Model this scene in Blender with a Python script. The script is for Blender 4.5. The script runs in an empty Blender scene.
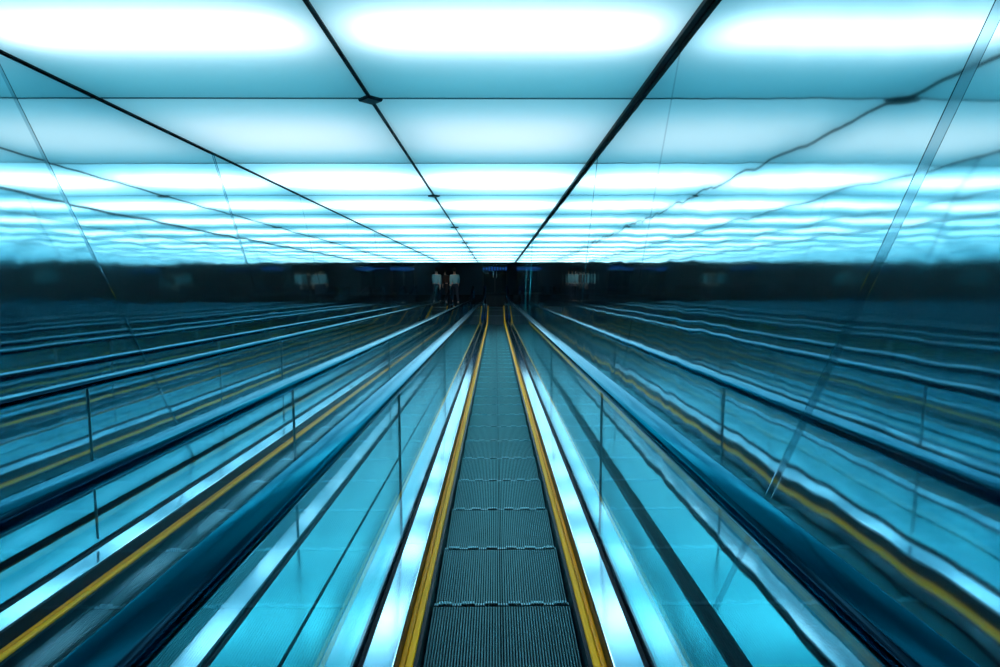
import bpy, math, random
from mathutils import Vector, Matrix
random.seed(7)
C = bpy.context.scene.collection
A = math.radians(12.0)                      # slope of the moving stairs
CA, SA = math.cos(A), math.sin(A)

# ------------------------------------------------------------------ measures
H = 1.295            # eye above the line of step nosings, square to the slope
HC = 1.01            # ceiling above the eye, square to the slope
S_END = 18.8         # slope length from the eye to the landing
X_L, X_R, X_MID = -2.095, 0.755, -0.66
YC = CA * S_END - SA * H
ZC = SA * S_END + CA * H


def P(x, s, n):
    """slope frame (s down the slope, n below the eye) -> world"""
    return Vector((x, CA * s - SA * n, ZC - SA * s - CA * n))


# ------------------------------------------------------------------ materials
def mat(name, col, rough=.5, metal=0., spec=.5, **kw):
    m = bpy.data.materials.new(name)
    m.use_nodes = True
    b = m.node_tree.nodes['Principled BSDF']
    b.inputs['Base Color'].default_value = (*col, 1)
    b.inputs['Roughness'].default_value = rough
    b.inputs['Metallic'].default_value = metal
    b.inputs['Specular IOR Level'].default_value = spec
    for k, v in kw.items():
        b.inputs[k.replace('_', ' ')].default_value = v
    return m


def add_bump(m, scale, dist, stretch=(1, 1, 1), detail=2., strength=1.):
    nt = m.node_tree
    b = nt.nodes['Principled BSDF']
    tc = nt.nodes.new('ShaderNodeTexCoord')
    mp = nt.nodes.new('ShaderNodeMapping')
    mp.inputs['Scale'].default_value = stretch
    no = nt.nodes.new('ShaderNodeTexNoise')
    no.inputs['Scale'].default_value = scale
    no.inputs['Detail'].default_value = detail
    bu = nt.nodes.new('ShaderNodeBump')
    bu.inputs['Strength'].default_value = strength
    bu.inputs['Distance'].default_value = dist
    nt.links.new(tc.outputs['Object'], mp.inputs['Vector'])
    nt.links.new(mp.outputs[0], no.inputs['Vector'])
    nt.links.new(no.outputs['Fac'], bu.inputs['Height'])
    nt.links.new(bu.outputs[0], b.inputs['Normal'])
    return m


def rough_noise(m, scale, lo, hi, stretch=(1, 1, 1)):
    nt = m.node_tree
    b = nt.nodes['Principled BSDF']
    tc = nt.nodes.new('ShaderNodeTexCoord')
    mp = nt.nodes.new('ShaderNodeMapping')
    mp.inputs['Scale'].default_value = stretch
    no = nt.nodes.new('ShaderNodeTexNoise')
    no.inputs['Scale'].default_value = scale
    no.inputs['Detail'].default_value = 4
    mr = nt.nodes.new('ShaderNodeMapRange')
    mr.inputs['From Min'].default_value = .3
    mr.inputs['From Max'].default_value = .7
    mr.inputs['To Min'].default_value = lo
    mr.inputs['To Max'].default_value = hi
    nt.links.new(tc.outputs['Object'], mp.inputs['Vector'])
    nt.links.new(mp.outputs[0], no.inputs['Vector'])
    nt.links.new(no.outputs['Fac'], mr.inputs['Value'])
    nt.links.new(mr.outputs[0], b.inputs['Roughness'])
    return m


M_WALL_R = add_bump(mat('polished_wall_steel_right', (.61, .80, .84), .045, .995), 4.2, .0019, (1, 1, .6), 1.4)
M_WALL_L = add_bump(mat('polished_wall_steel_left', (.61, .80, .84), .04, .995), 3.0, .0012, (1, 1, .6), 1.0)
M_JOINT = mat('joint_metal', (.36, .54, .60), .07, 1)
M_BAR = mat('grid_bar', (.05, .15, .19), .35, .8)
M_BLACK = mat('black_trim', (.004, .006, .009), .5, 0, .2)
M_PLATE = mat('joint_plate_metal', (.02, .035, .045), .35, .6)
M_DECK = rough_noise(mat('brushed_deck_steel', (.47, .68, .79), .14, 1), 3, .10, .13, (6, .4, .4))
M_ODECK = rough_noise(mat('outer_deck_steel', (.035, .48, .56), .2, 1), 3, .17, .2, (6, .4, .4))
M_SKIRT = mat('skirt_black', (.003, .010, .018), .3, 0, .12)
M_YELLOW = mat('yellow_brush', (1., .45, .003), .5, 0, .3)
M_YELLOW2 = mat('yellow_brush_holder', (.85, .32, .002), .5, 0, .3)
M_RUBBER = add_bump(mat('handrail_rubber', (.003, .014, .026), .12, 1, .5, Specular_Tint=(.45, .82, 1, 1)), 1.2, .0006, (1, .5, .5), 1.)
M_GASKET = mat('gasket_rubber', (.003, .009, .016), .5, 0, .1)
M_STEP = mat('step_aluminium', (.062, .15, .172), .38, 1, .5, Specular_Tint=(.5, .95, 1, 1))
M_TEETH_GLINT = mat('step_teeth_glint', (.16, .36, .43), .35, 1)  # paler than the treads, so the tips look lit by the ceiling
M_GROOVE_SHADE = mat('step_groove_shade', (.002, .005, .008), .7, 0, .1)  # near-black colour puts in the shade between the ridges
M_COMB = mat('landing_plate', (.02, .028, .035), .45, .3)
M_SEAM = mat('glass_seam_edge', (.01, .07, .09), .3)
M_EDGE = mat('plate_edge_metal', (.3, .36, .38), .55, .2)
M_CHROME = mat('newel_steel', (.35, .5, .56), .22, 1)
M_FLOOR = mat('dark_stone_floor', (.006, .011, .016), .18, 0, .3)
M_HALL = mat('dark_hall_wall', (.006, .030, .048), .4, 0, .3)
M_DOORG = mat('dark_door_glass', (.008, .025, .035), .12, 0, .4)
M_HOUSE = mat('light_housing', (.5, .75, .82), .7)


def glass_mat():
    m = bpy.data.materials.new('balustrade_glass')
    m.use_nodes = True
    nt = m.node_tree
    nt.nodes.clear()
    out = nt.nodes.new('ShaderNodeOutputMaterial')
    mix = nt.nodes.new('ShaderNodeMixShader')
    tr = nt.nodes.new('ShaderNodeBsdfTransparent')
    tr.inputs['Color'].default_value = (.92, .975, .985, 1)
    gl = nt.nodes.new('ShaderNodeBsdfGlossy')
    gl.inputs['Color'].default_value = (.8, .95, 1, 1)
    gl.inputs['Roughness'].default_value = .012
    fr = nt.nodes.new('ShaderNodeFresnel')
    fr.inputs['IOR'].default_value = 1.45
    geo = nt.nodes.new('ShaderNodeNewGeometry')
    nt.links.new(geo.outputs['Normal'], fr.inputs['Normal'])
    # both faces of the pane answer like the outer face (no total reflection inside a thin pane)
    mi = nt.nodes.new('ShaderNodeMix')
    mi.inputs['A'].default_value = 1.45
    mi.inputs['B'].default_value = 1 / 1.45
    nt.links.new(geo.outputs['Backfacing'], mi.inputs['Factor'])
    nt.links.new(mi.outputs['Result'], fr.inputs['IOR'])
    nt.links.new(fr.outputs[0], mix.inputs[0])
    nt.links.new(tr.outputs[0], mix.inputs[1])
    nt.links.new(gl.outputs[0], mix.inputs[2])
    nt.links.new(mix.outputs[0], out.inputs[0])
    return m


M_GLASS = glass_mat()


def diffuser_mat():
    m = bpy.data.materials.new('frosted_diffuser')
    m.use_nodes = True
    nt = m.node_tree
    nt.nodes.clear()
    out = nt.nodes.new('ShaderNodeOutputMaterial')
    mix = nt.nodes.new('ShaderNodeMixShader')
    mix.inputs[0].default_value = .12
    t = nt.nodes.new('ShaderNodeBsdfTranslucent')
    t.inputs['Color'].default_value = (.85, .93, .95, 1)
    d = nt.nodes.new('ShaderNodeBsdfDiffuse')
    d.inputs['Color'].default_value = (.4, .7, .8, 1)
    nt.links.new(t.outputs[0], mix.inputs[1])
    nt.links.new(d.outputs[0], mix.inputs[2])
    nt.links.new(mix.outputs[0], out.inputs[0])
    return m


M_DIFF = diffuser_mat()


def emit_mat(name, col, k):
    m = bpy.data.materials.new(name)
    m.use_nodes = True
    b = m.node_tree.nodes['Principled BSDF']
    b.inputs['Base Color'].default_value = (0, 0, 0, 1)
    b.inputs['Emission Color'].default_value = (*col, 1)
    b.inputs['Emission Strength'].default_value = k
    return m


# ------------------------------------------------------------------ mesh helpers
class MB:
    def __init__(self):
        self.v, self.f = [], []

    def quad(self, *ps):
        i = len(self.v)
        self.v += [tuple(p) for p in ps]
        self.f.append(tuple(range(i, i + len(ps))))

    def box(self, x0, x1, y0, y1, z0, z1, bev=0.):
        i = len(self.v)
        b = bev
        if not b:
            self.v += [(x, y, z) for z in (z0, z1) for y in (y0, y1) for x in (x0, x1)]
            for f in ((0, 2, 3, 1), (4, 5, 7, 6), (0, 1, 5, 4), (2, 6, 7, 3), (0, 4, 6, 2), (1, 3, 7, 5)):
                self.f.append(tuple(i + k for k in f))
        else:                      # chamfer on the long (y) edges
            pr = [(x0 + b, z0), (x1 - b, z0), (x1, z0 + b), (x1, z1 - b), (x1 - b, z1), (x0 + b, z1), (x0, z1 - b), (x0, z0 + b)]
            self.prism(pr, y0, y1)
        return self

    def prism(self, pr, y0, y1):
        i, n = len(self.v), len(pr)
        self.v += [(x, y0, z) for x, z in pr] + [(x, y1, z) for x, z in pr]
        for k in range(n):
            l = (k + 1) % n
            self.f.append((i + k, i + l, i + n + l, i + n + k))
        self.f.append(tuple(i + k for k in reversed(range(n))))
        self.f.append(tuple(i + n + k for k in range(n)))
        return self

    def sweep(self, path, prof, closed=True, caps=True):
        """path: (y, z, uy, uz); prof: (x, h)"""
        i0, n = len(self.v), len(prof)
        for (y, z, uy, uz) in path:
            self.v += [(x, y + h * uy, z + h * uz) for x, h in prof]
        m = n if closed else n - 1
        for j in range(len(path) - 1):
            for k in range(m):
                l = (k + 1) % n
                a = i0 + j * n
                self.f.append((a + k, a + l, a + n + l, a + n + k))
        if closed and caps:
            self.f.append(tuple(i0 + k for k in reversed(range(n))))
            e = i0 + (len(path) - 1) * n
            self.f.append(tuple(e + k for k in range(n)))
        return self

    def build(self, name, m, parent=None, smooth=False):
        me = bpy.data.meshes.new(name)
        me.from_pydata(self.v, [], self.f)
        me.validate()
        import bmesh
        bm = bmesh.new()
        bm.from_mesh(me)
        bmesh.ops.recalc_face_normals(bm, faces=bm.faces)
        bm.to_mesh(me)
        bm.free()
        if m:
            me.materials.append(m)
        if smooth:
            for p in me.polygons:
                p.use_smooth = True
        o = bpy.data.objects.new(name, me)
        C.objects.link(o)
        if parent:
            o.parent = parent
        return o


def empty(name, loc, rot=(0, 0, 0)):
    o = bpy.data.objects.new(name, None)
    o.empty_display_size = .2
    C.objects.link(o)
    o.location = loc
    o.rotation_euler = rot
    return o


def tag(o, label, cat, group=None):
    o['label'] = label
    o['category'] = cat
    if group:
        o['group'] = group
    return o


def struct(o):
    o['kind'] = 'structure'
    return o


TRIM = [0]


def trim(mb, m, smooth=False):
    TRIM[0] += 1
    return struct(mb.build('trim_%d' % TRIM[0], m, None, smooth))


def ibox(x0, x1, s0, s1, n0, n1):
    """box square to the slope, in world coordinates"""
    b = MB()
    b.v = [tuple(P(x, s, n)) for n in (n1, n0) for s in (s0, s1) for x in (x0, x1)]
    b.f = [(0, 2, 3, 1), (4, 5, 7, 6), (0, 1, 5, 4), (2, 6, 7, 3), (0, 4, 6, 2), (1, 3, 7, 5)]
    return b


# ------------------------------------------------------------------ ceiling
S0, PITCH, ROWS = 2.835, 1.415, 12
S_TOP = S0 - 3 * PITCH
S_BOT = S0 + ROWS * PITCH
order = ['second', 'third', 'fourth', 'fifth', 'sixth', 'seventh', 'eighth', 'ninth', 'tenth', 'eleventh', 'twelfth', 'thirteenth']


def row_words(k):
    if k == -3:
        return 'second row behind the viewer'
    if k == -2:
        return 'first row behind the viewer'
    if k == -1:
        return 'nearest row, at the top of the picture'
    if k == ROWS - 1:
        return 'last row above the dark landing'
    return order[k] + ' row from the top of the picture'


# how strongly each row's tube burns (own output of each tube)
TUBE = {-3: (7.5, .14, .2, 4.), -2: (7.5, .14, .2, 4.), -1: (3.6, .135, .20, 2.8), 0: (3.1, .28, .75, 4.0), 1: (11., .24, .45, 5.), 2: (9.5, .22, .4, 5.)}
W1 = X_R - X_MID
COLS = [('left', X_L + .012, X_MID - .006), ('right', X_MID + .006, X_R - .012)]
for k in range(-3, ROWS):
    for side, xa, xb in COLS:
        sa = S0 + k * PITCH + .004
        sb = sa + PITCH - .008
        cx, cs = (xa + xb) / 2, (sa + sb) / 2
        t = empty('ceiling_light', P(cx, cs, -HC), (-A, 0, 0))
        tag(t, 'frosted backlit ceiling panel, %s column, %s' % (side, row_words(k)), 'ceiling light', 'backlit panels of the sloping ceiling')
        w, l = (xb - xa) / 2, (sb - sa) / 2
        d = MB()                                   # shallow tray: sheet with turned-up rims
        d.quad((-w, -l, 0), (w, -l, 0), (w, l, 0), (-w, l, 0))
        for p, q in (((-w, -l), (w, -l)), ((w, -l), (w, l)), ((w, l), (-w, l)), ((-w, l), (-w, -l))):
            d.quad((*p, 0), (*q, 0), (*q, .012), (*p, .012))
        d.build('diffuser', M_DIFF, t)
        h = MB()
        HH = .30
        h.quad((-w, -l, HH), (w, -l, HH), (w, l, HH), (-w, l, HH))
        for p, q in (((-w, -l), (w, -l)), ((w, -l), (w, l)), ((w, l), (-w, l)), ((-w, l), (-w, -l))):
            h.quad((*p, .0125), (*q, .0125), (*q, HH), (*p, HH))
        h.build('housing', M_HOUSE, t)
        pw, tz, ty, wz = TUBE.get(k, (8.2, .20, .34, 4.6))
        for nm, sx, sy, z, col, e in (('tube_lamp', 2 * w * .83, ty, tz, (.90, .96, 1.0), pw),
                                      ('wash_fill', 2 * w * .97, 2 * l * .95, .28, (.11, .78, 1.0), wz)):  # wide cyan light added to give the panels their rim colour
            ld = bpy.data.lights.new(nm, 'AREA')
            ld.shape = 'RECTANGLE'
            ld.size, ld.size_y = sx, sy
            ld.energy = e
            ld.color = col
            lo = bpy.data.objects.new(nm, ld)
            C.objects.link(lo)
            lo.location = (0, 0, z)
            lo.parent = t

# bars of the ceiling grid
trim(ibox(X_MID - .009, X_MID + .009, S_TOP, S_BOT, -HC - .02, -HC + .008), M_BLACK)
trim(ibox(X_L, X_L + .012, S_TOP, S_BOT, -HC - .02, -HC + .006), M_BLACK)
trim(ibox(X_R - .022, X_R, S_TOP, S_BOT, -HC - .02, -HC + .018), M_BLACK)
for k in range(-3, ROWS + 1):
    s = S0 + k * PITCH
    for side, xa, xb in COLS:
        trim(ibox(xa, xb, s - .006, s + .006, -HC - .01, -HC + .003), M_BAR if k < ROWS else M_BLACK)
for k in range(-2, ROWS, 2):                       # diamond plates where four panels meet
    t = MB()
    r, q, e = .058, .05, .006
    pts = [(-r, 0), (0, -q), (r, 0), (0, q)]
    lo = [(x, y, -e - .006) for x, y in pts]
    md = [(x * 1.12, y * 1.12, -.004) for x, y in pts]
    up = [(x * 1.12, y * 1.12, .004) for x, y in pts]
    t.v = lo + md + up
    for a in (0, 4):
        for j in range(4):
            t.f.append((a + j, a + (j + 1) % 4, a + 4 + (j + 1) % 4, a + 4 + j))
    t.f += [(3, 2, 1, 0), (8, 9, 10, 11)]
    o = t.build('joint_plate', M_PLATE)
    o.location = P(X_MID, S0 + k * PITCH, -HC + .006)
    o.rotation_euler = (-A, 0, 0)
    j = k // 2
    tag(o, 'small dark diamond plate on the ceiling joint, ' + ('overhead of the viewer' if j < 0 else
        ['nearest and largest in view', 'second down the slope', 'third down the slope', 'fourth down the slope', 'fifth down the slope', 'last before the landing'][j]),
        'joint plate', 'diamond plates along the middle ceiling joint')
struct(ibox(X_L - .1, X_R + .1, S_TOP, S_BOT, -HC - .40, -HC - .31).build('ceiling', M_BLACK))

# ------------------------------------------------------------------ mirror walls
SLANT = math.tan(math.radians(30))           # the panel joints lean down the slope
N_TOP, N_BOT, S_WALL_END = -HC - .02, H - .06, S_END + 2.2


def wall(side, x, s_first, m, rnd):
    sgn = -1 if side == 'left' else 1
    js = [s_first + 1.70 * k for k in range(-4, 12)]
    js = [q for q in js if -2.6 < q < S_WALL_END - 1.5]
    g = .013
    edges = [(-3.3, js[0] - g)] + [(js[i] + g, js[i + 1] - g) for i in range(len(js) - 1)] + [(js[-1] + g, S_WALL_END)]
    b = MB()
    for qa, qb in edges:
        cuts = [qa + (qb - qa) * i / 6 for i in range(7)]
        tv, th = rnd.uniform(-1, 1) * .0018, rnd.uniform(-1, 1) * .0013

        def front(q, n):
            return P(x + sgn * .004 + tv * (q - (qa + qb) / 2) + th * n, q + (n + HC) * SLANT, n)

        def back(q, n):
            return P(x + sgn * .03, q + (n + HC) * SLANT, n)
        for a, c in zip(cuts[:-1], cuts[1:]):
            b.quad(front(a, N_BOT), front(c, N_BOT), front(c, N_TOP), front(a, N_TOP))
            b.quad(back(a, N_BOT), back(a, N_TOP), back(c, N_TOP), back(c, N_BOT))
            b.quad(front(a, N_TOP), front(c, N_TOP), back(c, N_TOP), back(a, N_TOP))
            b.quad(front(a, N_BOT), back(a, N_BOT), back(c, N_BOT), front(c, N_BOT))
        for q in (qa, qb):
            b.quad(front(q, N_BOT), front(q, N_TOP), back(q, N_TOP), back(q, N_BOT))
    struct(b.build('wall_' + side, m))
    for q in js:
        t = MB()
        xx = sorted((x + sgn * .0048, x + sgn * .03))
        t.v = [tuple(P(xv, qq + (n + HC) * SLANT, n)) for n in (N_BOT, N_TOP) for qq in (q - g - .002, q + g + .002) for xv in xx]
        t.f = [(0, 2, 3, 1), (4, 5, 7, 6), (0, 1, 5, 4), (2, 6, 7, 3), (0, 4, 6, 2), (1, 3, 7, 5)]
        trim(t, M_JOINT)


wall('left', X_L, 3.95, M_WALL_L, random.Random(3))
wall('right', X_R, 3.87, M_WALL_R, random.Random(11))

# ------------------------------------------------------------------ escalators
R = 3.0
FLAT = 2.62
T = R * math.tan(A / 2)


def path_pts(s_from=-2.2, flat=FLAT, narc=8):
    """nosing line in the escalator's own frame (origin: where slope line meets the landing)"""
    up = (SA, CA)
    pts = []
    s = s_from - S_END
    pts.append((CA * s, -SA * s, *up))
    n = 24
    for i in range(1, n):
        q = s + (-T - s) * i / n
        pts.append((CA * q, -SA * q, *up))
    cy, cz = T, R                       # centre of the bend, above the landing
    for i in range(narc + 1):
        a = A * (1 - i / narc)
        pts.append((cy - R * math.sin(a), cz - R * math.cos(a), math.sin(a), math.cos(a)))
    for i in range(1, 4):
        pts.append((T + (flat - T) * i / 3, 0, 0, 1))
    return pts


PATH = path_pts()
LENS = [0]
for a, b in zip(PATH[:-1], PATH[1:]):
    LENS.append(LENS[-1] + math.hypot(b[0] - a[0], b[1] - a[1]))


def path_at(l):
    l = max(0, min(l, LENS[-1]))
    for i in range(len(PATH) - 1):
        if l <= LENS[i + 1] + 1e-9:
            u = (l - LENS[i]) / (LENS[i + 1] - LENS[i])
            q = [PATH[i][k] * (1 - u) + PATH[i + 1][k] * u for k in range(4)]
            d = math.hypot(q[2], q[3])
            return (q[0], q[1], q[2] / d, q[3] / d)


def sub_path(l0, l1):
    return [path_at(l0)] + [PATH[i] for i in range(len(PATH)) if l0 + 1e-4 < LENS[i] < l1 - 1e-4] + [path_at(l1)]


def z_nose(y):
    for a, b in zip(PATH[:-1], PATH[1:]):
        if a[0] <= y <= b[0]:
            return a[1] + (b[1] - a[1]) * (y - a[0]) / (b[0] - a[0])
    return 0


STEP_P = .4619


def step_mesh():
    """flat cleated tread; local origin: middle of its lower edge, y down the slope"""
    b = MB()
    half, n = .2815, 53
    pit = 2 * half / n
    gd = .013
    yb, yf = -STEP_P + .004, -.005
    for i in range(n):
        x0 = -half + i * pit
        a, c = x0 + pit * .27, x0 + pit * .73
        if i == n // 2:
            a, c = x0 + pit * .36, x0 + pit * .64
        pr = ((yb, -gd), (yb, -.001), (yb + .004, 0), (yf - .032, 0), (yf - .028, -.004), (yf - .028, -gd))
        i0, m = len(b.v), len(pr)
        b.v += [(a, y, z) for y, z in pr] + [(c, y, z) for y, z in pr]
        b.f += [tuple(i0 + k for k in range(m)), tuple(i0 + m + k for k in reversed(range(m)))]
        b.f += [(i0 + k, i0 + (k + 1) % m, i0 + m + (k + 1) % m, i0 + m + k) for k in range(m)]
    b.box(-half, half, yb, yf, -.06, -gd + .0005)
    return b


def teeth_mesh():
    """row of cleat tips, coloured paler for the ceiling glint, along the lower edge, in six combs"""
    b = MB()
    half, n = .2815, 53
    pit = 2 * half / n
    for i in range(n):
        ph = (i / n * 6) % 1
        x = -half + (i + .5) * pit
        h = .002 if .22 < ph < .78 else -.007
        b.prism([(x - pit * .30, -.0125), (x + pit * .30, -.0125), (x + pit * .2, h), (x - pit * .2, h)], -.019, -.006)
    return b


L_END = LENS[-1]
L_STEP_END = S_END + 2.2 + .15
L0 = 0


def rounded(x0, x1, h0, h1, r, n=4):
    out = []
    for cx, ch, a0 in ((x1 - r, h0 + r, -90), (x1 - r, h1 - r, 0), (x0 + r, h1 - r, 90), (x0 + r, h0 + r, 180)):
        for i in range(n + 1):
            a = math.radians(a0 + 90 * i / n)
            out.append((cx + r * math.cos(a), ch + r * math.sin(a)))
    return out


HR_TOP, HR_T = .895, .036
GX = .46


def escalator(cx, label, out_left, out_right, gap_left, gap_right):
    root = empty('escalator', (cx, YC, 0))
    tag(root, label, 'escalator')
    # steps
    l = 2.045 + 2.2 - STEP_P * 9
    first = None
    while l < L_STEP_END:
        if first is None:
            first = step_mesh().build('step', M_STEP, root)
            first.data.materials.append(M_GROOVE_SHADE)
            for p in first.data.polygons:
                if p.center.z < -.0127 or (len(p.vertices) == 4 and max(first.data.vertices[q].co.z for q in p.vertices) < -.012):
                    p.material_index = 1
            o = first
            tt = teeth_mesh().build('edge_teeth', M_TEETH_GLINT, first)
        else:
            o = first.copy()
            C.objects.link(o)
            o.parent = root
            t2 = tt.copy()
            C.objects.link(t2)
            t2.parent = o
        y, z, uy, uz = path_at(l)
        y2, z2, _, _ = path_at(l - STEP_P)
        o.location = (0, y, z)
        o.rotation_euler = (math.atan2(z - z2, y - y2) + math.radians(5.5), 0, 0)
        last = y
        l += STEP_P
    # comb and landing plates
    mb = MB()
    for i in range(31):
        x = -.2815 + i * .01877
        mb.prism([(x - .004, -.004), (x + .004, -.004), (x + .003, .004), (x - .003, .004)], last - .0 + .002, last + .10)
    mb.box(-.285, .285, last + .09, last + .34, -.02, .006)
    mb.build('comb_plate', M_COMB, root)
    fp = MB()
    fp.box(-.285, .285, last + .345, FLAT, -.02, .004)
    fp.build('floor_plate', M_COMB, root)
    for e in (1.2, 2.1, FLAT - .03):
        st = MB()
        st.box(-.285, .285, max(e, last + .2), max(e, last + .2) + .018, .004, .010)
        st.build('plate_edge', M_EDGE, root)
    for sg in (-1, 1):
        def mirror(pr):
            return [(sg * x, h) for x, h in pr]
        out = out_left if sg < 0 else out_right
        gap = gap_left if sg < 0 else gap_right
        full = sub_path(L0, L_END)
        MB().sweep(full, mirror([(.287, -.34), (.297, -.34), (.297, .034), (.352, .038), (.352, .104), (.347, .106), (.345, .104), (.345, .044), (.287, .040)])).build('skirt', M_SKIRT, root)
        br = MB().sweep(full, mirror([(.3005, .042), (.325, .042), (.325, .050), (.321, .053), (.304, .053), (.3005, .050)])).build('brush_strip', M_YELLOW, root)
        MB().sweep(full, mirror([(.327, .042), (.3435, .042), (.3435, .053), (.339, .055), (.331, .055), (.327, .053)])).build('brush_holder', M_YELLOW2, br)
        # inner deck in lengths
        l, k = .30, 0
        seams = [L0]
        while l < L_END - .4:
            if l > L0:
                seams.append(l)
            l += 2.1
        seams.append(L_END)
        for a, c in zip(seams[:-1], seams[1:]):
            sp = sub_path(a + .0008, c - .0008)
            MB().sweep(sp, mirror([(.347, .108), (.439, .114), (.439, .120), (.350, .1165), (.347, .115)])).build('inner_deck', M_DECK, root)
        for a, c in zip(seams[:-1], seams[1:]):
            sp = sub_path(a + .0008, c - .0008)
            MB().sweep(sp, mirror([(.4785, .118), (out - gap, .118), (out - gap, .123), (.4785, .123)])).build('outer_deck', M_ODECK, root)
        MB().sweep(full, mirror([(.440, .06), (.4545, .06), (.4545, .124), (.452, .128), (.440, .124)])).build('gasket', M_GASKET, root)
        MB().sweep(full, mirror([(.4655, .06), (.478, .06), (.478, .125), (.470, .130), (.4655, .128)])).build('gasket', M_GASKET, root)
        # outer edge channel under the outer deck
        MB().sweep(full, mirror([(out - gap, .06), (out, .06), (out, .085), (out - gap, .085)])).build('edge_channel', M_GASKET, root)
        # glass
        gh0, gh1 = .08, HR_TOP - HR_T + .004
        for a, c in zip(seams[:-1], seams[1:]):
            sp = sub_path(a + .0012, c - .0012)
            MB().sweep(sp, mirror([(GX - .005, gh0), (GX + .005, gh0), (GX + .005, gh1), (GX - .005, gh1)])).build('glass_panel', M_GLASS, root)
        for a in seams[1:-1]:
            sp = [path_at(a - .0011), path_at(a + .0011)]
            MB().sweep(sp, mirror([(GX - .0055, gh0 + .07), (GX + .0055, gh0 + .07), (GX + .0055, gh1), (GX - .0055, gh1)])).build('glass_seam', M_SEAM, root)
        # newel: glass D end and handrail turning round it
        r = .36
        yc, hc = FLAT, HR_TOP - HR_T - r
        hp = [(p[0], p[1], p[2], p[3]) for p in full]
        rail = [(p[0] + p[2] * (HR_TOP - HR_T), p[1] + p[3] * (HR_TOP - HR_T), p[2], p[3]) for p in hp]
        for i in range(1, 15):
            a = math.pi * .5 - math.pi * .97 * i / 14
            rail.append((yc + r * math.cos(a), hc + r * math.sin(a), math.cos(a), math.sin(a)))
        cw = .0425
        prof = [(GX - sg * 0 + px, ph) for px, ph in rounded(-cw, cw, 0, HR_T, .014)]
        MB().sweep(rail, mirror(prof)).build('handrail', M_RUBBER, root, True)
        g = MB()
        arc = [(FLAT, gh0)] + [(yc + (r + .004) * math.cos(math.pi * .5 - math.pi * .97 * i / 14), hc + (r + .004) * math.sin(math.pi * .5 - math.pi * .97 * i / 14)) for i in range(0, 15)]
        m = len(arc)
        g.v = [(sg * (GX - .005), y_, z_) for y_, z_ in arc] + [(sg * (GX + .005), y_, z_) for y_, z_ in arc]
        g.f = [tuple(reversed(range(m))), tuple(range(m, 2 * m))] + [(i, (i + 1) % m, m + (i + 1) % m, m + i) for i in range(m)]
        g.build('newel_glass', M_GLASS, root)
        nb = MB().box(sg * .36 if sg > 0 else -.50, .50 if sg > 0 else -.36, FLAT + .002, FLAT + .42, 0, .13, .012)
        nb.build('newel_base', M_CHROME, root)
    return root


CX1, CX2 = .022, -1.375
MIDX = (CX1 + CX2) / 2
half_in = (CX1 - CX2) / 2 - .001
escalator(CX1, 'escalator straight ahead with yellow-edged dark grooved steps running down the middle', half_in, X_R - CX1 - .004, .006, .03)
escalator(CX2, 'second escalator beside the left mirrored wall, beyond the first glass balustrade', CX2 - X_L - .004, half_in, .03, .006)

# ------------------------------------------------------------------ landing hall
PB = P(0, S_BOT + .008, -HC)
HZ, YH = PB.z, PB.y
YE = P(0, S_WALL_END + SLANT * (HC + 1), 0).y
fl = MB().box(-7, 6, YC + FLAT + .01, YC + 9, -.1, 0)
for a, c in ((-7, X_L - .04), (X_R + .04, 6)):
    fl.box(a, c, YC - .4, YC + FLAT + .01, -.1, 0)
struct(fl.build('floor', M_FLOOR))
YB = YC + 5.0
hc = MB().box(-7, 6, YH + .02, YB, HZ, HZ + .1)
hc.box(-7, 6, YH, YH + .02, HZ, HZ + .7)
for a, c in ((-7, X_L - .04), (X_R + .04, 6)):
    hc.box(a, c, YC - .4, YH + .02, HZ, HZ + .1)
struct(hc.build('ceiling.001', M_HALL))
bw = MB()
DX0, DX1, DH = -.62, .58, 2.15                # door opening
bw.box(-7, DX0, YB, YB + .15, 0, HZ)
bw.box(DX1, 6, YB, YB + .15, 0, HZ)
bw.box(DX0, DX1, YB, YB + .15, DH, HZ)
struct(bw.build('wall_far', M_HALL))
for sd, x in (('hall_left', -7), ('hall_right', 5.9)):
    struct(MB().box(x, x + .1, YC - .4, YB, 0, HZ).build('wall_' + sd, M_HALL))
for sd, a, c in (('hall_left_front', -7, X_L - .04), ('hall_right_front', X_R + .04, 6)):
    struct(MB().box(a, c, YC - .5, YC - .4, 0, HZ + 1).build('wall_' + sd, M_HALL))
d = MB()
fw = .05
for a, c in ((DX0, DX0 + fw), (DX1 - fw, DX1), (-.05, .01)):
    d.box(a, c, YB - .02, YB + .06, 0, DH)
d.box(DX0 + fw, DX1 - fw, YB - .02, YB + .06, DH - fw, DH)
d.box(DX0 + fw, DX1 - fw, YB - .02, YB + .06, 0, .08)
do = struct(d.build('door_1', M_PLATE))
for a, c in ((DX0 + fw, -.05), (.01, DX1 - fw)):
    MB().box(a, c, YB + .015, YB + .027, .08, DH - fw).build('door_pane', M_DOORG, do)
for x in (-.09, .05):
    h = MB().box(x - .012, x + .012, YB - .07, YB - .045, .8, 1.4, .004)
    h.box(x - .01, x + .01, YB - .05, YB - .02, .84, .87)
    h.box(x - .01, x + .01, YB - .05, YB - .02, 1.33, 1.36)
    h.build('door_handle', M_CHROME, do)

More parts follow.
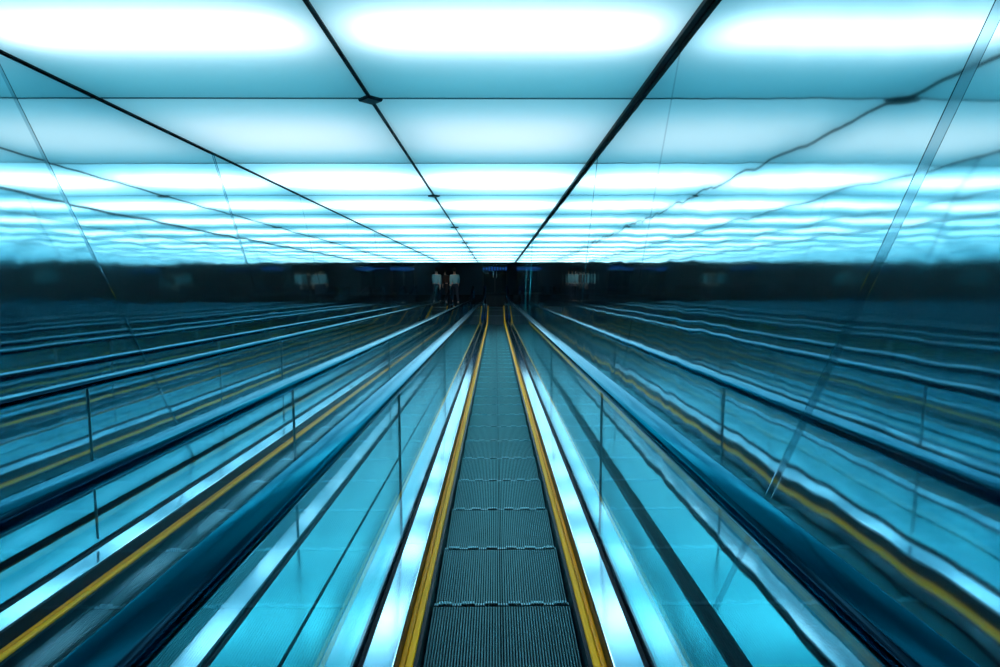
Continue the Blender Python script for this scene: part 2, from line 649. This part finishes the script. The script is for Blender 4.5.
# blue lit strip over the doorway barrier
M_BLUE = emit_mat('blue_lamp', (.012, .11, .5), .45)
sg_ = empty('blue_light_bar', (-.02, YB - .12, 1.22))
tag(sg_, 'low barrier with a row of dim blue lamps in front of the dark glass doors', 'light bar')
MB().box(-.56, .56, -.02, .03, -.11, .11).box(-.54, -.5, -.015, .025, -1.22, -.05).box(.5, .54, -.015, .025, -1.22, -.05).build('bar', M_PLATE, sg_)
hh = [.018, .022, .036, .032, .03, .028, .024, .020, .03]
for i, q in enumerate(hh):
    x = -.50 + i * .125
    MB().box(x - .03, x + .03, -.032, -.0205, -q * 2.6, q * 2.6).build('lit_segment', M_BLUE, sg_)
sg2 = empty('blue_reflection', (1.35, YB - .03, 1.22))  # glowing stand-in for the light bar's reflection
tag(sg2, 'dim blue glow standing in for a reflection on the dark far wall, beside the glass doors', 'glow')
MB().box(-.55, .55, -.01, .03, -.05, .05).build('backing', M_PLATE, sg2)
for i in range(6):
    MB().box(-.5 + i * .17, -.4 + i * .17, -.02, -.0105, -.018, .018).build('lit_segment', emit_mat('blue_reflection_glow', (.012, .07, .36), .5), sg2)

# fill lights added in the hall ceiling to brighten the people
for i, (x, y, w_) in enumerate(((-1.9, YC + 2.9, 'above the people'), (.9, YC + 3.6, 'far from the people'))):
    t = empty('fill_light', (x, y, HZ - .001))
    tag(t, 'small round fill light added in the dark landing ceiling, ' + w_, 'fill_light', 'added landing fill lights')
    ring = MB()
    n = 20
    for q in range(n):
        a, c = 2 * math.pi * q / n, 2 * math.pi * (q + 1) / n
        f = lambda r, th, z: (r * math.cos(th), r * math.sin(th), z)
        ring.quad(f(.055, a, -.006), f(.075, a, -.004), f(.075, c, -.004), f(.055, c, -.006))
        ring.quad(f(.075, a, -.004), f(.075, a, 0), f(.075, c, 0), f(.075, c, -.004))
        ring.quad(f(.055, a, -.006), f(.055, c, -.006), f(.055, c, 0), f(.055, a, 0))
    ring.build('ring', M_PLATE, t)
    ld = bpy.data.lights.new('fill_spot', 'SPOT')
    ld.energy = 13 if i == 0 else 4
    ld.color = (1, .86, .72)
    ld.spot_size = math.radians(70)
    ld.spot_blend = .6
    ld.shadow_soft_size = .05
    lo = bpy.data.objects.new('fill_spot', ld)
    C.objects.link(lo)
    lo.parent = t
    lo.location = (0, 0, -.012)


# ------------------------------------------------------------------ people
def skin_obj(name, verts, edges, radii, m, parent, root=0, sub=2):
    me = bpy.data.meshes.new(name)
    me.from_pydata(verts, edges, [])
    me.materials.append(m)
    o = bpy.data.objects.new(name, me)
    C.objects.link(o)
    mo = o.modifiers.new('skin', 'SKIN')
    mo.use_smooth_shade = True
    for i, r in enumerate(radii):
        sv = me.skin_vertices[0].data[i]
        sv.radius = r if isinstance(r, tuple) else (r, r)
        sv.use_root = (i == root)
    o.modifiers.new('sub', 'SUBSURF').levels = sub
    o.modifiers['sub'].render_levels = sub
    o.parent = parent
    return o


def ball(name, c, r, m, parent, scale=(1, 1, 1), cut=None, rings=12, seg=16):
    b = MB()
    for i in range(rings + 1):
        th = math.pi * i / rings
        for j in range(seg):
            ph = 2 * math.pi * j / seg
            b.v.append((c[0] + r * scale[0] * math.sin(th) * math.cos(ph), c[1] + r * scale[1] * math.sin(th) * math.sin(ph), c[2] + r * scale[2] * math.cos(th)))
    for i in range(rings):
        for j in range(seg):
            f = (i * seg + j, i * seg + (j + 1) % seg, (i + 1) * seg + (j + 1) % seg, (i + 1) * seg + j)
            if cut and sum(cut(Vector(b.v[q]) - Vector(c)) for q in f) >= 3:
                continue
            b.f.append(f)
    return b.build(name, m, parent, True)


def person(loc, rz, label, top, legs, hair, skin_c, hgt=1.0, stride=.22, long_hair=False):
    t = empty('person', loc, (0, 0, rz))
    t.scale = (hgt,) * 3
    tag(t, label, 'person')
    sk = mat('skin', skin_c, .55)
    mt, ml, mh = mat('top_cloth', top, .8), mat('trouser_cloth', legs, .8), mat('hair', hair, .5)
    msh = mat('shoe', (.03, .03, .035), .5)
    # faces -y
    st = stride
    V = [(0, 0, .95), (0, .0, 1.12), (0, .005, 1.32), (0, 0, 1.43), (0, -.005, 1.50), (0, -.012, 1.57), (0, -.012, 1.66), (0, -.004, 1.72)]
    Rr = [(.145, .105), (.135, .10), (.155, .105), (.07, .06), (.052, .055), (.066, .082), (.074, .095), (.055, .07)]
    E = [(i, i + 1) for i in range(7)]

    def add(pts, start):
        i = start
        for p, r in pts:
            V.append(p)
            Rr.append(r)
            E.append((i, len(V) - 1))
            i = len(V) - 1
        return i
    ends = []
    for sx in (-1, 1):
        f = sx * st
        add([((sx * .095, -f * .12, .86), .085), ((sx * .10, -f * .55 - .02, .50), .058), ((sx * .10, -f * .62 + .06 * (1 + sx) / 2, .30), .052), ((sx * .10, -f + .08 * (1 + sx) / 2, .095), .036),
             ((sx * .105, -f + .08 * (1 + sx) / 2 - .04, .045), .038), ((sx * .11, -f + .08 * (1 + sx) / 2 - .14, .032), .030)], 0)
        g = -sx * st * .8
        add([((sx * .19, 0, 1.385), .055), ((sx * .225, g * -.25 + .02, 1.12), .042), ((sx * .235, g * -.75 - .02, .90), .032), ((sx * .235, g * -.95 - .04, .83), (.022, .032))], 2)
        w = len(V) - 1
        wx, wy, wz = V[w]
        for k, (dy, ln) in enumerate(((-.026, .075), (-.009, .085), (.008, .08), (.024, .065))):
            add([((wx + sx * .002, wy + dy - .008, wz - .045), .0085), ((wx - sx * .008, wy + dy - .016, wz - .045 - ln * .55), .008), ((wx - sx * .022, wy + dy - .018, wz - .045 - ln), .0065)], w)
        add([((wx - sx * .018, wy - .034, wz - .015), .009), ((wx - sx * .028, wy - .05, wz - .05), .0075)], w)
    body = skin_obj('body', V, E, Rr, sk, t)
    # face
    ball('nose', (0, -.115, 1.625), .016, sk, t, (.8, 1.1, 1.4), rings=8, seg=8)
    for sx in (-1, 1):
        ball('ear', (sx * .078, .0, 1.63), .022, sk, t, (.45, .8, 1.3), rings=8, seg=8)
        ball('eye', (sx * .031, -.094, 1.65), .011, mat('eye', (.03, .025, .02), .3), t, rings=8, seg=8)
    ball('mouth', (0, -.103, 1.578), .018, mat('lip', (.35, .12, .1), .5), t, (1.2, .45, .4), rings=8, seg=8)
    ball('hair', (0, .008, 1.655), .108, mh, t, (.86, 1.06, 1.08), cut=lambda v: (v.y < -.045 and v.z < .055) or v.z < (-.10 if long_hair else -.05))
    # clothes
    tv = [(0, .0, .88), (0, 0, 1.12), (0, .005, 1.32), (0, 0, 1.425)]
    tr = [(.165, .125), (.155, .12), (.172, .122), (.085, .075)]
    te = [(0, 1), (1, 2), (2, 3)]
    for sx in (-1, 1):
        g = -sx * st * .8
        i = len(tv)
        tv += [(sx * .19, 0, 1.385), (sx * .225, g * -.25 + .02, 1.12), (sx * .232, g * -.6 - .01, .96)]
        tr += [.068, .056, .045]
        te += [(2, i), (i, i + 1), (i + 1, i + 2)]
    skin_obj('jacket', tv, te, tr, mt, t)
    lv = [(0, 0, .93), (0, 0, 1.05)]
    lr = [(.175, .135), (.16, .125)]
    le = [(0, 1)]
    for sx in (-1, 1):
        f = sx * st
        i = len(lv)
        lv += [(sx * .095, -f * .12, .85), (sx * .10, -f * .55 - .02, .50), (sx * .10, -f * .62 + .06 * (1 + sx) / 2, .30), (sx * .10, -f + .08 * (1 + sx) / 2, .11)]
        lr += [.098, .072, .064, .056]
        le += [(0, i), (i, i + 1), (i + 1, i + 2), (i + 2, i + 3)]
        yy = -f + .08 * (1 + sx) / 2
        ball('shoe', (sx * .108, yy - .07, .042), .045, msh, t, (1.05, 2.6, .95), rings=8, seg=12)
    skin_obj('trousers', lv, le, lr, ml, t)
    return t


person((-1.72, YC + 3.35, 0), math.radians(200), 'person in pale teal jacket and dark trousers walking on the dark landing', (.22, .42, .46), (.02, .03, .05), (.02, .015, .012), (.70, .42, .32), .86)
person((-2.16, YC + 3.6, 0), math.radians(160), 'person in dark brown coat, half behind the end of the left wall', (.10, .05, .04), (.03, .03, .035), (.015, .012, .01), (.66, .40, .31), .82, .16, True)

# ------------------------------------------------------------------ world, camera
w = bpy.data.worlds.new('World')
bpy.context.scene.world = w
w.use_nodes = True
w.node_tree.nodes['Background'].inputs[0].default_value = (.002, .008, .014, 1)
w.node_tree.nodes['Background'].inputs[1].default_value = 1.

F = 515.0
VPX, VPY = 495.5, 289.0
cd = bpy.data.cameras.new('Camera')
cd.sensor_width = 36
cd.lens = F / 1000 * 36
cd.clip_start = .02
cam = bpy.data.objects.new('Camera', cd)
C.objects.link(cam)
pitch = -A - math.atan((333.5 - VPY) / F)
yaw = math.atan((500 - VPX) / F)
cam.location = (0, 0, ZC)
cam.rotation_euler = (math.pi / 2 + pitch, 0, -yaw / math.cos(pitch))
sc = bpy.context.scene
sc.camera = cam
sc.view_settings.view_transform = 'Standard'
sc.view_settings.look = 'None'
sc.view_settings.gamma = 1
sc.view_settings.use_curve_mapping = False
sc.view_settings.exposure = 0.18
sc.cycles.max_bounces = 16
sc.cycles.glossy_bounces = 10
sc.cycles.diffuse_bounces = 3
sc.cycles.transparent_max_bounces = 32
sc.cycles.transmission_bounces = 8
sc.cycles.sample_clamp_indirect = 6
